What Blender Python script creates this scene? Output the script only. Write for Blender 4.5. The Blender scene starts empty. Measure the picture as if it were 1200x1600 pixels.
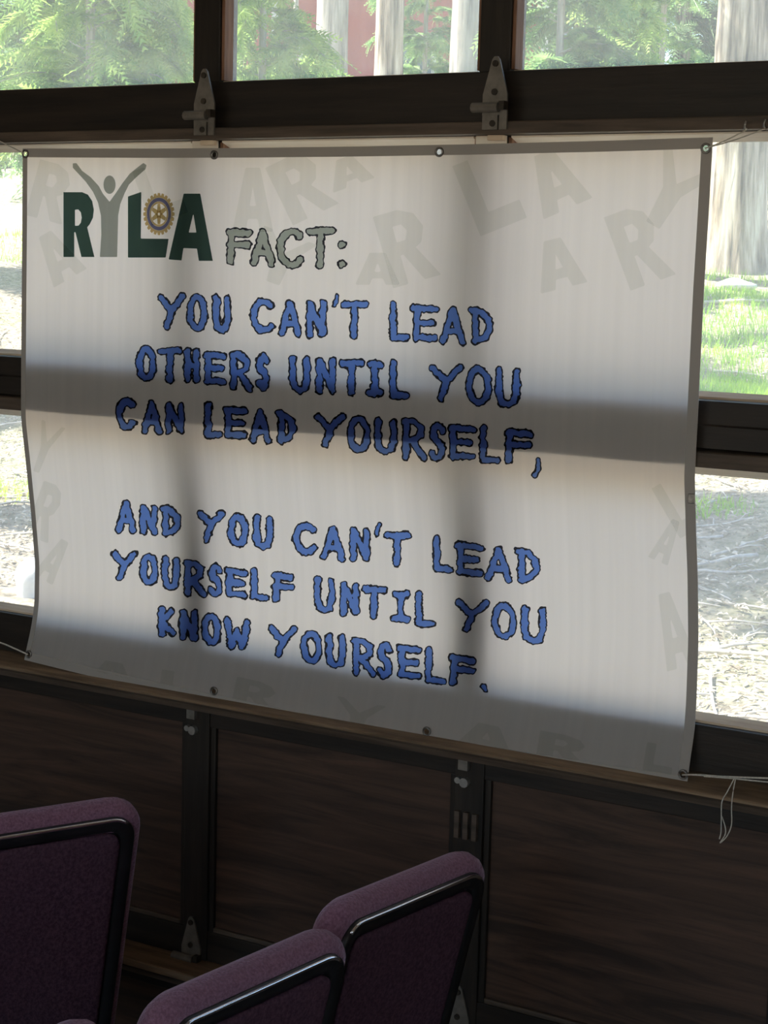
import bpy, bmesh, math, random
import numpy as np
from mathutils import Vector, Matrix

random.seed(7); rng = np.random.default_rng(7)
scene = bpy.context.scene
col = scene.collection

# ------------------------------------------------------------------ camera
F_PX, YAW, PITCH, ROLL = 2800.0, -0.5420853, -0.13411839, 0.02653232
CAM = np.array([0.0, -2.75, 1.80])
_fw = np.array([math.sin(YAW)*math.cos(PITCH), math.cos(YAW)*math.cos(PITCH), math.sin(PITCH)])
_r = np.array([math.cos(YAW), -math.sin(YAW), 0.0]); _u = np.cross(_r, _fw)
RIGHT = _r*math.cos(ROLL) + _u*math.sin(ROLL)
UP = -_r*math.sin(ROLL) + _u*math.cos(ROLL)
cam_d = bpy.data.cameras.new('camera'); cam_o = bpy.data.objects.new('camera', cam_d); col.objects.link(cam_o)
cam_d.sensor_fit = 'HORIZONTAL'; cam_d.sensor_width = 36.0; cam_d.lens = F_PX*36.0/1200.0
cam_d.clip_start = 0.05; cam_d.clip_end = 400
M3 = Matrix((RIGHT, UP, -_fw)).transposed()
cam_o.matrix_world = Matrix.Translation(CAM) @ M3.to_4x4()
scene.camera = cam_o

# ------------------------------------------------------------------ light
scene.view_settings.view_transform = 'Standard'; scene.view_settings.look = 'None'
scene.view_settings.gamma = 1.0; scene.view_settings.use_curve_mapping = False
scene.view_settings.exposure = 0.97
world = bpy.data.worlds.new('world'); scene.world = world; world.use_nodes = True
wn = world.node_tree.nodes; wl = world.node_tree.links
sky = wn.new('ShaderNodeTexSky'); sky.sky_type = 'NISHITA'; sky.sun_disc = False
sky.sun_elevation = math.radians(52); sky.sun_rotation = math.radians(250); sky.air_density = 1.0; sky.dust_density = 1.5
wl.new(sky.outputs[0], wn['Background'].inputs[0]); wn['Background'].inputs[1].default_value = 0.24
sun_d = bpy.data.lights.new('sun', 'SUN'); sun_o = bpy.data.objects.new('sun', sun_d); col.objects.link(sun_o)
sun_d.energy = 10.5; sun_d.angle = math.radians(0.6); sun_d.color = (1.0, 0.93, 0.82)
SUN_DIR = Vector((0.62, 0.22, -0.95)).normalized()           # the way the light travels
sun_o.rotation_euler = SUN_DIR.to_track_quat('-Z', 'Y').to_euler()
sun_o.location = (-6, -6, 12)

# ------------------------------------------------------------------ helpers
def ray(x, y):
    x = np.asarray(x, float); y = np.asarray(y, float)
    return (_fw + RIGHT*((x-600)/F_PX)[..., None] - UP*((y-800)/F_PX)[..., None])
def on_y(x, y, Y=0.0):
    d = ray(x, y); t = (Y-CAM[1])/d[..., 1]
    return CAM + d*t[..., None]
def on_z(x, y, z):
    d = ray(x, y); t = (z-CAM[2])/d[2]
    return CAM + d*t

def tag(o, label=None, cat=None, group=None, kind=None):
    if label: o['label'] = label
    if cat: o['category'] = cat
    if group: o['group'] = group
    if kind: o['kind'] = kind
    return o
def empty(name, loc=(0, 0, 0), rz=0.0):
    o = bpy.data.objects.new(name, None); col.objects.link(o)
    o.location = loc; o.rotation_euler = (0, 0, rz); o.empty_display_size = 0.1
    return o
def link_mesh(name, me, mats, parent=None):
    o = bpy.data.objects.new(name, me); col.objects.link(o)
    for m in (mats if isinstance(mats, (list, tuple)) else [mats]):
        me.materials.append(m)
    if parent is not None: o.parent = parent
    return o
def from_py(name, verts, faces, mats, parent=None, smooth=False, midx=None):
    me = bpy.data.meshes.new(name)
    me.from_pydata(verts if isinstance(verts, np.ndarray) else [tuple(v) for v in verts], [], faces)
    if midx is not None: me.polygons.foreach_set('material_index', midx)
    if smooth: me.polygons.foreach_set('use_smooth', [True]*len(me.polygons))
    me.update()
    return link_mesh(name, me, mats, parent)
def from_bm(name, bm, mats, parent=None, smooth=False):
    me = bpy.data.meshes.new(name); bm.normal_update(); bm.to_mesh(me); bm.free()
    if smooth: me.polygons.foreach_set('use_smooth', [True]*len(me.polygons))
    return link_mesh(name, me, mats, parent)
def box(name, lo, hi, mat, parent=None, bevel=0.0):
    bm = bmesh.new()
    c = [(a+b)/2 for a, b in zip(lo, hi)]; s = [b-a for a, b in zip(lo, hi)]
    bmesh.ops.create_cube(bm, size=1.0, matrix=Matrix.Translation(c) @ Matrix.Diagonal((*s, 1)))
    if bevel: bmesh.ops.bevel(bm, geom=list(bm.edges), offset=bevel, segments=2, affect='EDGES', profile=0.6)
    return from_bm(name, bm, mat, parent)
def prism_x(name, prof, x0, x1, mat, parent=None):
    """a profile in (y, z) swept along x"""
    n = len(prof)
    v = [(x0, a, b) for a, b in prof] + [(x1, a, b) for a, b in prof]
    f = [(i, (i+1) % n, n+(i+1) % n, n+i) for i in range(n)] + [tuple(range(n))[::-1], tuple(range(n, 2*n))]
    o = from_py(name, v, f, mat, parent)
    bm = bmesh.new(); bm.from_mesh(o.data); bmesh.ops.recalc_face_normals(bm, faces=bm.faces); bm.to_mesh(o.data); bm.free()
    return o
def tube_data(pts, r, seg=6, close=False):
    pts = [Vector(p) for p in pts]; V = []; Fc = []
    rr = r if isinstance(r, (list, tuple)) else [r]*len(pts)
    for i, p in enumerate(pts):
        a = pts[i-1] if (i > 0 or close) else p; b = pts[(i+1) % len(pts)] if (i < len(pts)-1 or close) else p
        t = (b-a).normalized()
        ref = Vector((0, 0, 1)) if abs(t.z) < 0.9 else Vector((0, 1, 0))
        n1 = t.cross(ref).normalized(); n2 = t.cross(n1)
        for k in range(seg):
            an = 2*math.pi*k/seg; V.append(p + rr[i]*(n1*math.cos(an)+n2*math.sin(an)))
    m = len(pts)
    for i in range(m if close else m-1):
        for k in range(seg):
            j = (i+1) % m
            Fc.append((i*seg+k, i*seg+(k+1) % seg, j*seg+(k+1) % seg, j*seg+k))
    if not close:
        Fc.append(tuple(range(seg))[::-1]); Fc.append(tuple((m-1)*seg+k for k in range(seg)))
    return V, Fc
def tube(name, pts, r, mat, parent=None, seg=6, close=False):
    V, Fc = tube_data(pts, r, seg, close)
    return from_py(name, V, Fc, mat, parent, smooth=True)
def spline(pts, n=8):
    P = [Vector(p) for p in pts]; out = []
    for i in range(len(P)-1):
        p0 = P[max(i-1, 0)]; p1 = P[i]; p2 = P[i+1]; p3 = P[min(i+2, len(P)-1)]
        for k in range(n):
            t = k/n
            out.append(0.5*((2*p1)+(p2-p0)*t+(2*p0-5*p1+4*p2-p3)*t*t+(3*p1-p0-3*p2+p3)*t**3))
    out.append(P[-1]); return out

# ------------------------------------------------------------------ materials
def new_mat(name):
    m = bpy.data.materials.new(name); m.use_nodes = True
    return m, m.node_tree.nodes, m.node_tree.links
def noise_mat(name, c1, c2, scale=(8, 8, 8), rough=0.6, detail=6, bump=0.0, lo=0.35, hi=0.65, spec=0.3, coords='Object', dist=0.0, c3=None, metallic=0.0):
    m, n, l = new_mat(name); b = n['Principled BSDF']
    tc = n.new('ShaderNodeTexCoord'); mp = n.new('ShaderNodeMapping'); mp.inputs['Scale'].default_value = scale
    nz = n.new('ShaderNodeTexNoise'); nz.inputs['Scale'].default_value = 1.0; nz.inputs['Detail'].default_value = detail
    nz.inputs['Roughness'].default_value = 0.62; nz.inputs['Distortion'].default_value = dist
    cr = n.new('ShaderNodeValToRGB'); e = cr.color_ramp.elements
    e[0].position = lo; e[0].color = (*c1, 1); e[1].position = hi; e[1].color = (*c2, 1)
    if c3: k = cr.color_ramp.elements.new((lo+hi)/2); k.color = (*c3, 1)
    l.new(tc.outputs[coords], mp.inputs[0]); l.new(mp.outputs[0], nz.inputs[0]); l.new(nz.outputs['Fac'], cr.inputs[0])
    l.new(cr.outputs[0], b.inputs['Base Color'])
    b.inputs['Roughness'].default_value = rough; b.inputs['Specular IOR Level'].default_value = spec; b.inputs['Metallic'].default_value = metallic
    if bump:
        bp = n.new('ShaderNodeBump'); bp.inputs['Strength'].default_value = bump; bp.inputs['Distance'].default_value = 0.01
        l.new(nz.outputs['Fac'], bp.inputs['Height']); l.new(bp.outputs[0], b.inputs['Normal'])
    return m
def leaf_mat(name, c1, c2, trans=0.45, scale=6):
    m, n, l = new_mat(name); n.remove(n['Principled BSDF']); out = n['Material Output']
    tc = n.new('ShaderNodeTexCoord'); nz = n.new('ShaderNodeTexNoise'); nz.inputs['Scale'].default_value = scale; nz.inputs['Detail'].default_value = 3
    cr = n.new('ShaderNodeValToRGB'); e = cr.color_ramp.elements
    e[0].position = .35; e[0].color = (*c1, 1); e[1].position = .65; e[1].color = (*c2, 1)
    d = n.new('ShaderNodeBsdfDiffuse'); t = n.new('ShaderNodeBsdfTranslucent'); mx = n.new('ShaderNodeMixShader'); mx.inputs[0].default_value = trans
    l.new(tc.outputs['Object'], nz.inputs[0]); l.new(nz.outputs['Fac'], cr.inputs[0])
    l.new(cr.outputs[0], d.inputs[0]); l.new(cr.outputs[0], t.inputs[0])
    l.new(d.outputs[0], mx.inputs[1]); l.new(t.outputs[0], mx.inputs[2]); l.new(mx.outputs[0], out.inputs[0])
    return m

M = {}
M['dark_wood_h'] = noise_mat('dark stained wood along rail', (.013, .011, .009), (.034, .024, .018), (3, 40, 40), .5, bump=.15)
M['dark_wood_v'] = noise_mat('dark stained wood along stile', (.013, .011, .009), (.032, .024, .018), (40, 40, 3), .5, bump=.15)
M['lip_wood'] = noise_mat('worn brown wood lip', (.06, .045, .034), (.13, .095, .07), (4, 50, 50), .6, bump=.15)
M['bare_wood'] = noise_mat('bare tan wood bead', (.62, .46, .32), (.80, .66, .50), (6, 60, 60), .6, bump=.1)
M['lit_bead'] = noise_mat('bead with daylight in its colour', (.80, .70, .58), (.92, .84, .73), (6, 60, 60), .6)  # near-white tint stands in for daylight on the wooden bead
M['red_wood'] = noise_mat('red brown wood bead', (.17, .08, .045), (.33, .18, .11), (60, 60, 6), .55, bump=.1)
M['ledge_wood'] = noise_mat('dusty tan wood ledge', (.13, .085, .05), (.27, .185, .115), (5, 40, 40), .75, bump=.2)
M['plywood'] = noise_mat('dark red brown plywood', (.034, .022, .016), (.098, .055, .037), (2.2, 10, 26), .55, dist=1.2, bump=.12, detail=8)
M['hinge_metal'] = noise_mat('dull painted steel hinge', (.13, .115, .095), (.22, .195, .165), (30, 30, 30), .5, spec=.5, metallic=.2)
M['screw'] = noise_mat('dark rusty screw', (.02, .016, .012), (.06, .045, .03), (60, 60, 60), .6)
M['bolt'] = noise_mat('bright bolt', (.35, .34, .32), (.5, .49, .46), (60, 60, 60), .35, metallic=.7)
M['wall'] = noise_mat('pale board wall', (.34, .29, .24), (.46, .40, .33), (3, 3, 14), .7)
M['floor'] = noise_mat('worn concrete floor', (.24, .22, .20), (.36, .33, .30), (2, 2, 2), .7)
M['ceiling'] = noise_mat('brown board ceiling', (.42, .36, .30), (.54, .47, .40), (2, 12, 2), .7)
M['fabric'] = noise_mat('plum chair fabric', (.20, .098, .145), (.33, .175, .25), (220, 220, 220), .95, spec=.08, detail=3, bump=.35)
for _n in ('fabric',):
    _b = M[_n].node_tree.nodes['Principled BSDF']; _b.inputs['Sheen Weight'].default_value = .8; _b.inputs['Sheen Roughness'].default_value = .4; _b.inputs['Sheen Tint'].default_value = (.85, .72, .95, 1)
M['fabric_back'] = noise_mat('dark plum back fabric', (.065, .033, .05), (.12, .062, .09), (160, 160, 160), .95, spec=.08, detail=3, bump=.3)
M['black_plastic'] = noise_mat('black plastic', (.010, .010, .011), (.018, .018, .02), (20, 20, 20), .32, spec=.5)
M['gloss_bead'] = noise_mat('glossy metal edging', (.8, .8, .82), (.9, .9, .92), (20, 20, 20), .12, spec=.8, metallic=1.0)
M['string'] = noise_mat('white string', (.5, .46, .4), (.7, .66, .58), (300, 300, 300), .9)
M['grommet'] = noise_mat('dull grommet metal', (.16, .15, .14), (.3, .28, .26), (80, 80, 80), .35, metallic=.8)
M['bark'] = noise_mat('fibrous cedar bark', (.11, .09, .07), (.76, .68, .58), (9, 9, .8), .9, bump=1.0, detail=8, c3=(.42, .35, .28))
M['bark_grey'] = noise_mat('grey bark', (.2, .19, .18), (.62, .58, .53), (12, 12, 1.0), .9, bump=1.0, detail=8, c3=(.42, .39, .35))
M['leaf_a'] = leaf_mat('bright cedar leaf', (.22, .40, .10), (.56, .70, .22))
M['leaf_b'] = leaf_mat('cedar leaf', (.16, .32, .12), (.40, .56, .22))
M['leaf_c'] = leaf_mat('far leaf', (.15, .25, .14), (.32, .44, .24), scale=2)
M['grass'] = leaf_mat('sunlit grass', (.20, .50, .035), (.52, .76, .09), scale=1.2)
M['litter'] = leaf_mat('dry leaf litter', (.22, .18, .135), (.82, .74, .63), trans=.15, scale=9)
M['twig'] = noise_mat('bleached twig', (.46, .42, .38), (.75, .70, .64), (20, 20, 20), .9)
M['rock'] = noise_mat('pale rock', (.42, .43, .45), (.66, .67, .68), (6, 6, 6), .9, bump=.4)
M['cabin_red'] = noise_mat('faded red boards', (.42, .13, .11), (.55, .2, .17), (3, 3, .6), .8)
M['cabin_white'] = noise_mat('white painted trim', (.75, .75, .74), (.85, .85, .84), (3, 3, 3), .6)
M['cabin_roof'] = noise_mat('grey shingle roof', (.16, .15, .15), (.3, .28, .27), (3, 9, 3), .9)
M['cabin_glass'] = noise_mat('dark cabin glass', (.12, .16, .17), (.25, .3, .3), (2, 2, 2), .15, spec=.6)

def glass_mat():
    m, n, l = new_mat('dusty window glass'); n.remove(n['Principled BSDF']); out = n['Material Output']
    tc = n.new('ShaderNodeTexCoord'); nz = n.new('ShaderNodeTexNoise'); nz.inputs['Scale'].default_value = 5; nz.inputs['Detail'].default_value = 5
    mr = n.new('ShaderNodeMapRange'); mr.inputs[1].default_value = .3; mr.inputs[2].default_value = .7; mr.inputs[3].default_value = .13; mr.inputs[4].default_value = .23
    tr = n.new('ShaderNodeBsdfTransparent'); tr.inputs[0].default_value = (.96, .985, .97, 1)
    ts = n.new('ShaderNodeBsdfTranslucent'); ts.inputs[0].default_value = (.9, .92, .9, 1)
    gl = n.new('ShaderNodeBsdfGlossy'); gl.inputs['Roughness'].default_value = .03
    fr = n.new('ShaderNodeFresnel'); fr.inputs[0].default_value = 1.2
    m1 = n.new('ShaderNodeMixShader'); m2 = n.new('ShaderNodeMixShader')
    l.new(tc.outputs['Object'], nz.inputs[0]); l.new(nz.outputs['Fac'], mr.inputs[0]); l.new(mr.outputs[0], m1.inputs[0])
    l.new(tr.outputs[0], m1.inputs[1]); l.new(ts.outputs[0], m1.inputs[2])
    l.new(fr.outputs[0], m2.inputs[0]); l.new(m1.outputs[0], m2.inputs[1]); l.new(gl.outputs[0], m2.inputs[2]); l.new(m2.outputs[0], out.inputs[0])
    return m
M['glass'] = glass_mat()

HOLES = []
def cloth_mat(name, diff, trans, fac, streak=True):
    m, n, l = new_mat(name); n.remove(n['Principled BSDF']); out = n['Material Output']
    tc = n.new('ShaderNodeTexCoord')
    d = n.new('ShaderNodeBsdfDiffuse'); d.inputs[0].default_value = (*diff, 1)
    t = n.new('ShaderNodeBsdfTranslucent'); t.inputs[0].default_value = (*trans, 1)
    mx = n.new('ShaderNodeMixShader'); mx.inputs[0].default_value = fac
    l.new(d.outputs[0], mx.inputs[1]); l.new(t.outputs[0], mx.inputs[2])
    if streak:
        mp = n.new('ShaderNodeMapping'); mp.inputs['Scale'].default_value = (55, 1, 1.2)
        nz = n.new('ShaderNodeTexNoise'); nz.inputs['Scale'].default_value = 1; nz.inputs['Detail'].default_value = 4
        cr = n.new('ShaderNodeValToRGB'); e = cr.color_ramp.elements
        e[0].position = .3; e[0].color = (*[c*.92 for c in trans], 1); e[1].position = .7; e[1].color = (*trans, 1)
        l.new(tc.outputs['Object'], mp.inputs[0]); l.new(mp.outputs[0], nz.inputs[0]); l.new(nz.outputs['Fac'], cr.inputs[0]); l.new(cr.outputs[0], t.inputs[0])
    # the punched grommet holes
    last = None
    for h in HOLES:
        vd = n.new('ShaderNodeVectorMath'); vd.operation = 'DISTANCE'; vd.inputs[1].default_value = tuple(h)
        l.new(tc.outputs['Object'], vd.inputs[0])
        if last is None: last = vd.outputs['Value']
        else:
            mn = n.new('ShaderNodeMath'); mn.operation = 'MINIMUM'; l.new(last, mn.inputs[0]); l.new(vd.outputs['Value'], mn.inputs[1]); last = mn.outputs[0]
    lt = n.new('ShaderNodeMath'); lt.operation = 'LESS_THAN'; lt.inputs[1].default_value = .0052; l.new(last, lt.inputs[0])
    tp = n.new('ShaderNodeBsdfTransparent'); mh = n.new('ShaderNodeMixShader')
    l.new(lt.outputs[0], mh.inputs[0]); l.new(mx.outputs[0], mh.inputs[1]); l.new(tp.outputs[0], mh.inputs[2]); l.new(mh.outputs[0], out.inputs[0])
    return m
def ink(name, c, solid=0.0, dc=(.02, .02, .02)):
    m, n, l = new_mat(name); n.remove(n['Principled BSDF']); out = n['Material Output']
    t = n.new('ShaderNodeBsdfTransparent'); t.inputs[0].default_value = (*c, 1)
    if solid:
        d = n.new('ShaderNodeBsdfDiffuse'); d.inputs[0].default_value = (*dc, 1)
        mx = n.new('ShaderNodeMixShader'); mx.inputs[0].default_value = solid
        l.new(t.outputs[0], mx.inputs[1]); l.new(d.outputs[0], mx.inputs[2]); l.new(mx.outputs[0], out.inputs[0])
    else: l.new(t.outputs[0], out.inputs[0])
    return m
INK_BLUE = ink('blue ink', (.21, .40, 1.0), .24, (.09, .09, .10)); INK_BLACK = ink('black ink', (.045, .045, .055))
INK_GREY = ink('grey green ink', (.42, .47, .43)); INK_GREEN = ink('dark green ink', (.055, .10, .085))
INK_FIG = ink('grey figure ink', (.36, .39, .36)); INK_MARK = ink('faint grey ink', (.90, .908, .89))
INK_GOLD = ink('gold ink', (.56, .43, .20)); INK_NAVY = ink('navy ink', (.17, .17, .28))

# ------------------------------------------------------------------ the setting: ground and room
def gz(x, y):
    b = 0.112*np.maximum(0, y-1.0) + 0.035*np.maximum(0, -x-7)*np.clip((y-6)/12, 0, 1)
    w = np.clip((y-1)/3, 0, 1)
    return -0.06 + b + w*(0.05*np.sin(x*1.3+.7*y)+0.04*np.sin(y*1.9-.8*x)+0.03*np.sin(3.1*x+2.3*y))
gx = np.concatenate([np.linspace(-60, -24, 30), np.linspace(-23.4, 8, 130), np.linspace(10, 60, 20)])
gy = np.concatenate([np.linspace(-50, -1, 16), np.linspace(0, 26, 120), np.linspace(27, 80, 40)])
XX, YY = np.meshgrid(gx, gy); ZZ = gz(XX, YY)
nx, ny = len(gx), len(gy)
gv = np.stack([XX.ravel(), YY.ravel(), ZZ.ravel()], 1)
gf = [(j*nx+i, j*nx+i+1, (j+1)*nx+i+1, (j+1)*nx+i) for j in range(ny-1) for i in range(nx-1)]
def ground_mat():
    m, n, l = new_mat('forest floor'); b = n['Principled BSDF']; tc = n.new('ShaderNodeTexCoord')
    n1 = n.new('ShaderNodeTexNoise'); n1.inputs['Scale'].default_value = 14; n1.inputs['Detail'].default_value = 9; n1.inputs['Roughness'].default_value = .75
    r1 = n.new('ShaderNodeValToRGB'); e = r1.color_ramp.elements; e[0].position = .36; e[0].color = (.13, .105, .08, 1); e[1].position = .60; e[1].color = (.56, .49, .40, 1)
    n2 = n.new('ShaderNodeTexNoise'); n2.inputs['Scale'].default_value = .55; n2.inputs['Detail'].default_value = 3
    r2 = n.new('ShaderNodeValToRGB'); f = r2.color_ramp.elements; f[0].position = .5; f[0].color = (0, 0, 0, 1); f[1].position = .6; f[1].color = (1, 1, 1, 1)
    mx = n.new('ShaderNodeMix'); mx.data_type = 'RGBA'; mx.inputs[7].default_value = (.22, .32, .09, 1)
    mu = n.new('ShaderNodeMath'); mu.operation = 'MULTIPLY'; mu.inputs[1].default_value = .22
    bp = n.new('ShaderNodeBump'); bp.inputs['Strength'].default_value = .8; bp.inputs['Distance'].default_value = .04
    l.new(tc.outputs['Object'], n1.inputs[0]); l.new(tc.outputs['Object'], n2.inputs[0]); l.new(n1.outputs['Fac'], r1.inputs[0]); l.new(n2.outputs['Fac'], r2.inputs[0])
    l.new(r2.outputs[0], mu.inputs[0]); l.new(mu.outputs[0], mx.inputs[0]); l.new(r1.outputs[0], mx.inputs[6]); l.new(mx.outputs[2], b.inputs['Base Color'])
    l.new(n1.outputs['Fac'], bp.inputs['Height']); l.new(bp.outputs[0], b.inputs['Normal']); b.inputs['Roughness'].default_value = .95; b.inputs['Specular IOR Level'].default_value = .1
    return m
tag(from_py('ground', gv, gf, ground_mat(), smooth=True), 'sunlit forest floor sloping up away from the building', kind='structure')

RX0, RX1, RY0, RZ = -4.6, 3.6, -7.0, 3.0
XD0, XD1 = -3.305, 0.395                                   # the door's width
tag(box('floor', (RX0, RY0, -.05), (RX1, .12, 0.0), M['floor']), 'worn concrete floor', kind='structure')
tag(box('ceiling', (RX0-.3, RY0-.3, RZ), (RX1+.3, .5, RZ+.12), M['ceiling']), 'brown board ceiling', kind='structure')
tag(box('wall_left', (RX0-.12, RY0, -.05), (RX0, .12, RZ), M['wall']), kind='structure')
def wall_with_fill_windows(name, axis, c, a0, a1, wins, idx):
    """a wall of thickness 0.12 made round its openings; axis 'y' = wall in the xz plane at y=c"""
    root = empty(name); tag(root, kind='structure')
    def bx(nm, u0, u1, z0, z1, t0, t1, mat, par):
        lo, hi = ((u0, c+t0, z0), (u1, c+t1, z1)) if axis == 'y' else ((c+t0, u0, z0), (c+t1, u1, z1))
        return box(nm, lo, hi, mat, par)
    u = a0
    for (w0, w1, z0, z1) in wins:
        bx('wall_board', u, w0, 0, RZ, 0, .12, M['wall'], root)
        bx('wall_board', w0, w1, 0, z0, 0, .12, M['wall'], root); bx('wall_board', w0, w1, z1, RZ, 0, .12, M['wall'], root)
        wr = empty('window_%d' % idx); idx += 1; tag(wr, kind='structure')  # unseen window, added and sized to let fill light into the room
        for (p, q, r, s) in ((w0, w0+.06, z0, z1), (w1-.06, w1, z0, z1), ((w0+w1)/2-.03, (w0+w1)/2+.03, z0+.06, z1-.06)):
            bx('window_stile', p, q, r, s, .03, .09, M['dark_wood_v'], wr)
        bx('window_rail', w0+.06, w1-.06, z0, z0+.06, .03, .09, M['dark_wood_h'], wr); bx('window_rail', w0+.06, w1-.06, z1-.06, z1, .03, .09, M['dark_wood_h'], wr)
        u = w1
    bx('wall_board', u, a1, 0, RZ, 0, .12, M['wall'], root)
    return idx
wi = wall_with_fill_windows('wall_back', 'y', RY0-.12, RX0, RX1, [(-4.4, -.7, .5, 2.9), (-.5, 3.3, .5, 2.9)], 1)
wi = wall_with_fill_windows('wall_right', 'x', RX1, RY0, .12, [(-6.4, -4.0, .8, 2.7)], wi)
fr = empty('wall_front'); tag(fr, kind='structure')
box('wall_board', (RX0, 0, 0), (XD0-.01, .12, RZ), M['wall'], fr); box('wall_board', (XD1+.01, 0, 0), (RX1, .12, RZ), M['wall'], fr)
box('wall_board', (XD0-.01, 0, 2.63), (XD1+.01, .12, RZ), M['wall'], fr)

# ------------------------------------------------------------------ the sectional door
YF, YG = 0.024, 0.058                                       # face of rails and stiles; glass
def zavg(yl, yr, Y): return float((on_y(0, yl, Y)[2]+on_y(1200, yr, Y)[2])/2)
Z = dict(
    top_rail_top=zavg(141, 95, YF), lip1_top=zavg(207.5, 179, -.010), lip1_bot=zavg(222, 202, -.010), glass2_top=zavg(238, 220, .045),
    glass2_bot=zavg(556, 633, -.012), lip2_top=zavg(619, 715, -.030), lip2_bot=zavg(637.5, 741, -.030), glass3_top=zavg(648, 752, .045),
    glass3_bot=zavg(953, 1154, .013), ledge_back=zavg(1012, 1224, YF), ledge_front=zavg(1036, 1262, -.055), ledge_low=zavg(1047, 1274, -.055))
print('Z', {k: round(v, 3) for k, v in Z.items()})
door = empty('door_1', ((XD0+XD1)/2, .05, 0)); tag(door, 'dark wooden sectional overhead door with rows of windows', kind='structure')
DOFF = Vector(door.location)
_box0, _prism0 = box, prism_x
def dfix(o):
    o.data.transform(Matrix.Translation(-DOFF)); return o
def dbox(name, lo, hi, mat, bevel=.0015, parent=None): return dfix(_box0(name, lo, hi, mat, parent or door, bevel))
def dprism(name, prof, x0, x1, mat): return dfix(_prism0(name, prof, x0, x1, mat, door))
S0 = float(on_y(304, 60, YF)[0])+.039; SP = (float(on_y(750, 60, YF)[0])+.039-S0)
stiles = [S0+SP*k for k in range(-2, 5)]; stiles[1] -= .035; stiles[0] -= .02              # centres
SWL, SWR = 0.039, 0.020                                      # the stile's face, left and right of that centre
YB = 0.080                                                   # back of the door
gaps = [(stiles[i]+SWR, stiles[i+1]-SWL) for i in range(len(stiles)-1)]
def window_section(z_face_bot, z_open_bot, z_open_top, z_face_top, glass_top=None, sill=.011, yr=None):
    """rails, stiles, panes and beads of one glazed section"""
    dbox('rail', (XD0, YF if yr is None else yr, z_face_bot), (XD1, YB, z_open_bot), M['dark_wood_h'])
    dbox('rail', (XD0, YF+.004, z_open_top), (XD1, YB, z_face_top), M['dark_wood_h'])
    for s in stiles:
        dbox('stile', (max(s-SWL, XD0), YF, z_open_bot), (min(s+SWR, XD1), YB, z_open_top), M['dark_wood_v'])
        if glass_top is not None: dbox('lit_strip_block', (max(s-SWL, XD0), YF-.004, glass_top), (min(s+SWR, XD1), YF+.001, z_open_top), M['lit_bead'], .001)  # added over the stile so the painted daylight strip runs on
    for (a, b) in gaps:
        dbox('pane', (a, YG, z_open_bot), (b, YG+.004, z_open_top), M['glass'], 0)
        dbox('glazing_bead', (a, YF+.006, z_open_bot+.003), (a+.007, YG, z_open_top-.002), M['red_wood'], .001)
        dbox('glazing_bead', (b-.007, YF+.006, z_open_bot+.003), (b, YG, z_open_top-.002), M['red_wood'], .001)
        dprism('glazing_bead', [(YF+.004, z_open_bot), (YF+.004, z_open_bot+min(.004, sill*.5)), (YG, z_open_bot+sill), (YG, z_open_bot)], a+.007, b-.007, M['bare_wood'])
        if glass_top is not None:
            dprism('glazing_bead', [(YF+.002, z_open_top), (YF+.002, z_open_top-.003), (YG, glass_top), (YG, z_open_top)], a+.007, b-.007, M['lit_bead'])
ZT = 2.62
window_section(Z['lip1_top']+.0005, Z['top_rail_top'], 2.53, ZT, None, .002)
dprism('meeting_lip', [(-.010, Z['lip1_bot']), (-.010, Z['lip1_top']-.002), (-.008, Z['lip1_top']), (YB, Z['lip1_top']), (YB, Z['lip1_bot'])], XD0, XD1, M['lip_wood'])
window_section(Z['lip2_top']+.006, Z['glass2_bot'], Z['lip1_bot']-.001, Z['lip1_bot'], Z['glass2_top'], yr=-.012)
dprism('meeting_lip', [(-.030, Z['lip2_bot']), (-.030, Z['lip2_top']-.002), (-.027, Z['lip2_top']), (YF+.001, Z['lip2_top']+.004), (YB, Z['lip2_top']+.004), (YB, Z['lip2_bot'])], XD0, XD1, M['lip_wood'])
window_section(Z['ledge_back']+.001, Z['glass3_bot'], Z['lip2_bot']-.001, Z['lip2_bot'], Z['glass3_top'], yr=.013)
# reveal line in the middle rail
zc = Z['glass2_bot']-.45*(Z['glass2_bot']-Z['lip2_top'])
dprism('rail_moulding', [(-.011, zc), (-.016, zc-.004), (-.017, Z['lip2_top']+.005), (-.011, Z['lip2_top']+.005)], XD0, XD1, M['dark_wood_h'])
zl3 = Z['ledge_front']
def ledge(z_back, z_front, z_low, yfront):
    dprism('ledge', [(yfront, z_low+.008), (yfront, z_front-.002), (yfront+.003, z_front), (YF+.012, z_back), (YB, z_back), (YB, z_low-.004), (YF, z_low-.004), (yfront+.012, z_low+.006)], XD0, XD1, M['ledge_wood'])
    dprism('ledge_trim', [(yfront+.012, z_low-.010), (yfront+.006, z_low+.002), (yfront+.012, z_low+.006), (YF, z_low-.004), (YF, z_low-.016)], XD0, XD1, M['lip_wood'])
ledge(Z['ledge_back'], Z['ledge_front'], Z['ledge_low'], -.055)
z4b = float(on_y(234, 1478, YF)[2]); z4f = float(on_y(237, 1508, -.055)[2])
ledge(z4b, z4f, z4f-.022, -.055)
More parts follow.
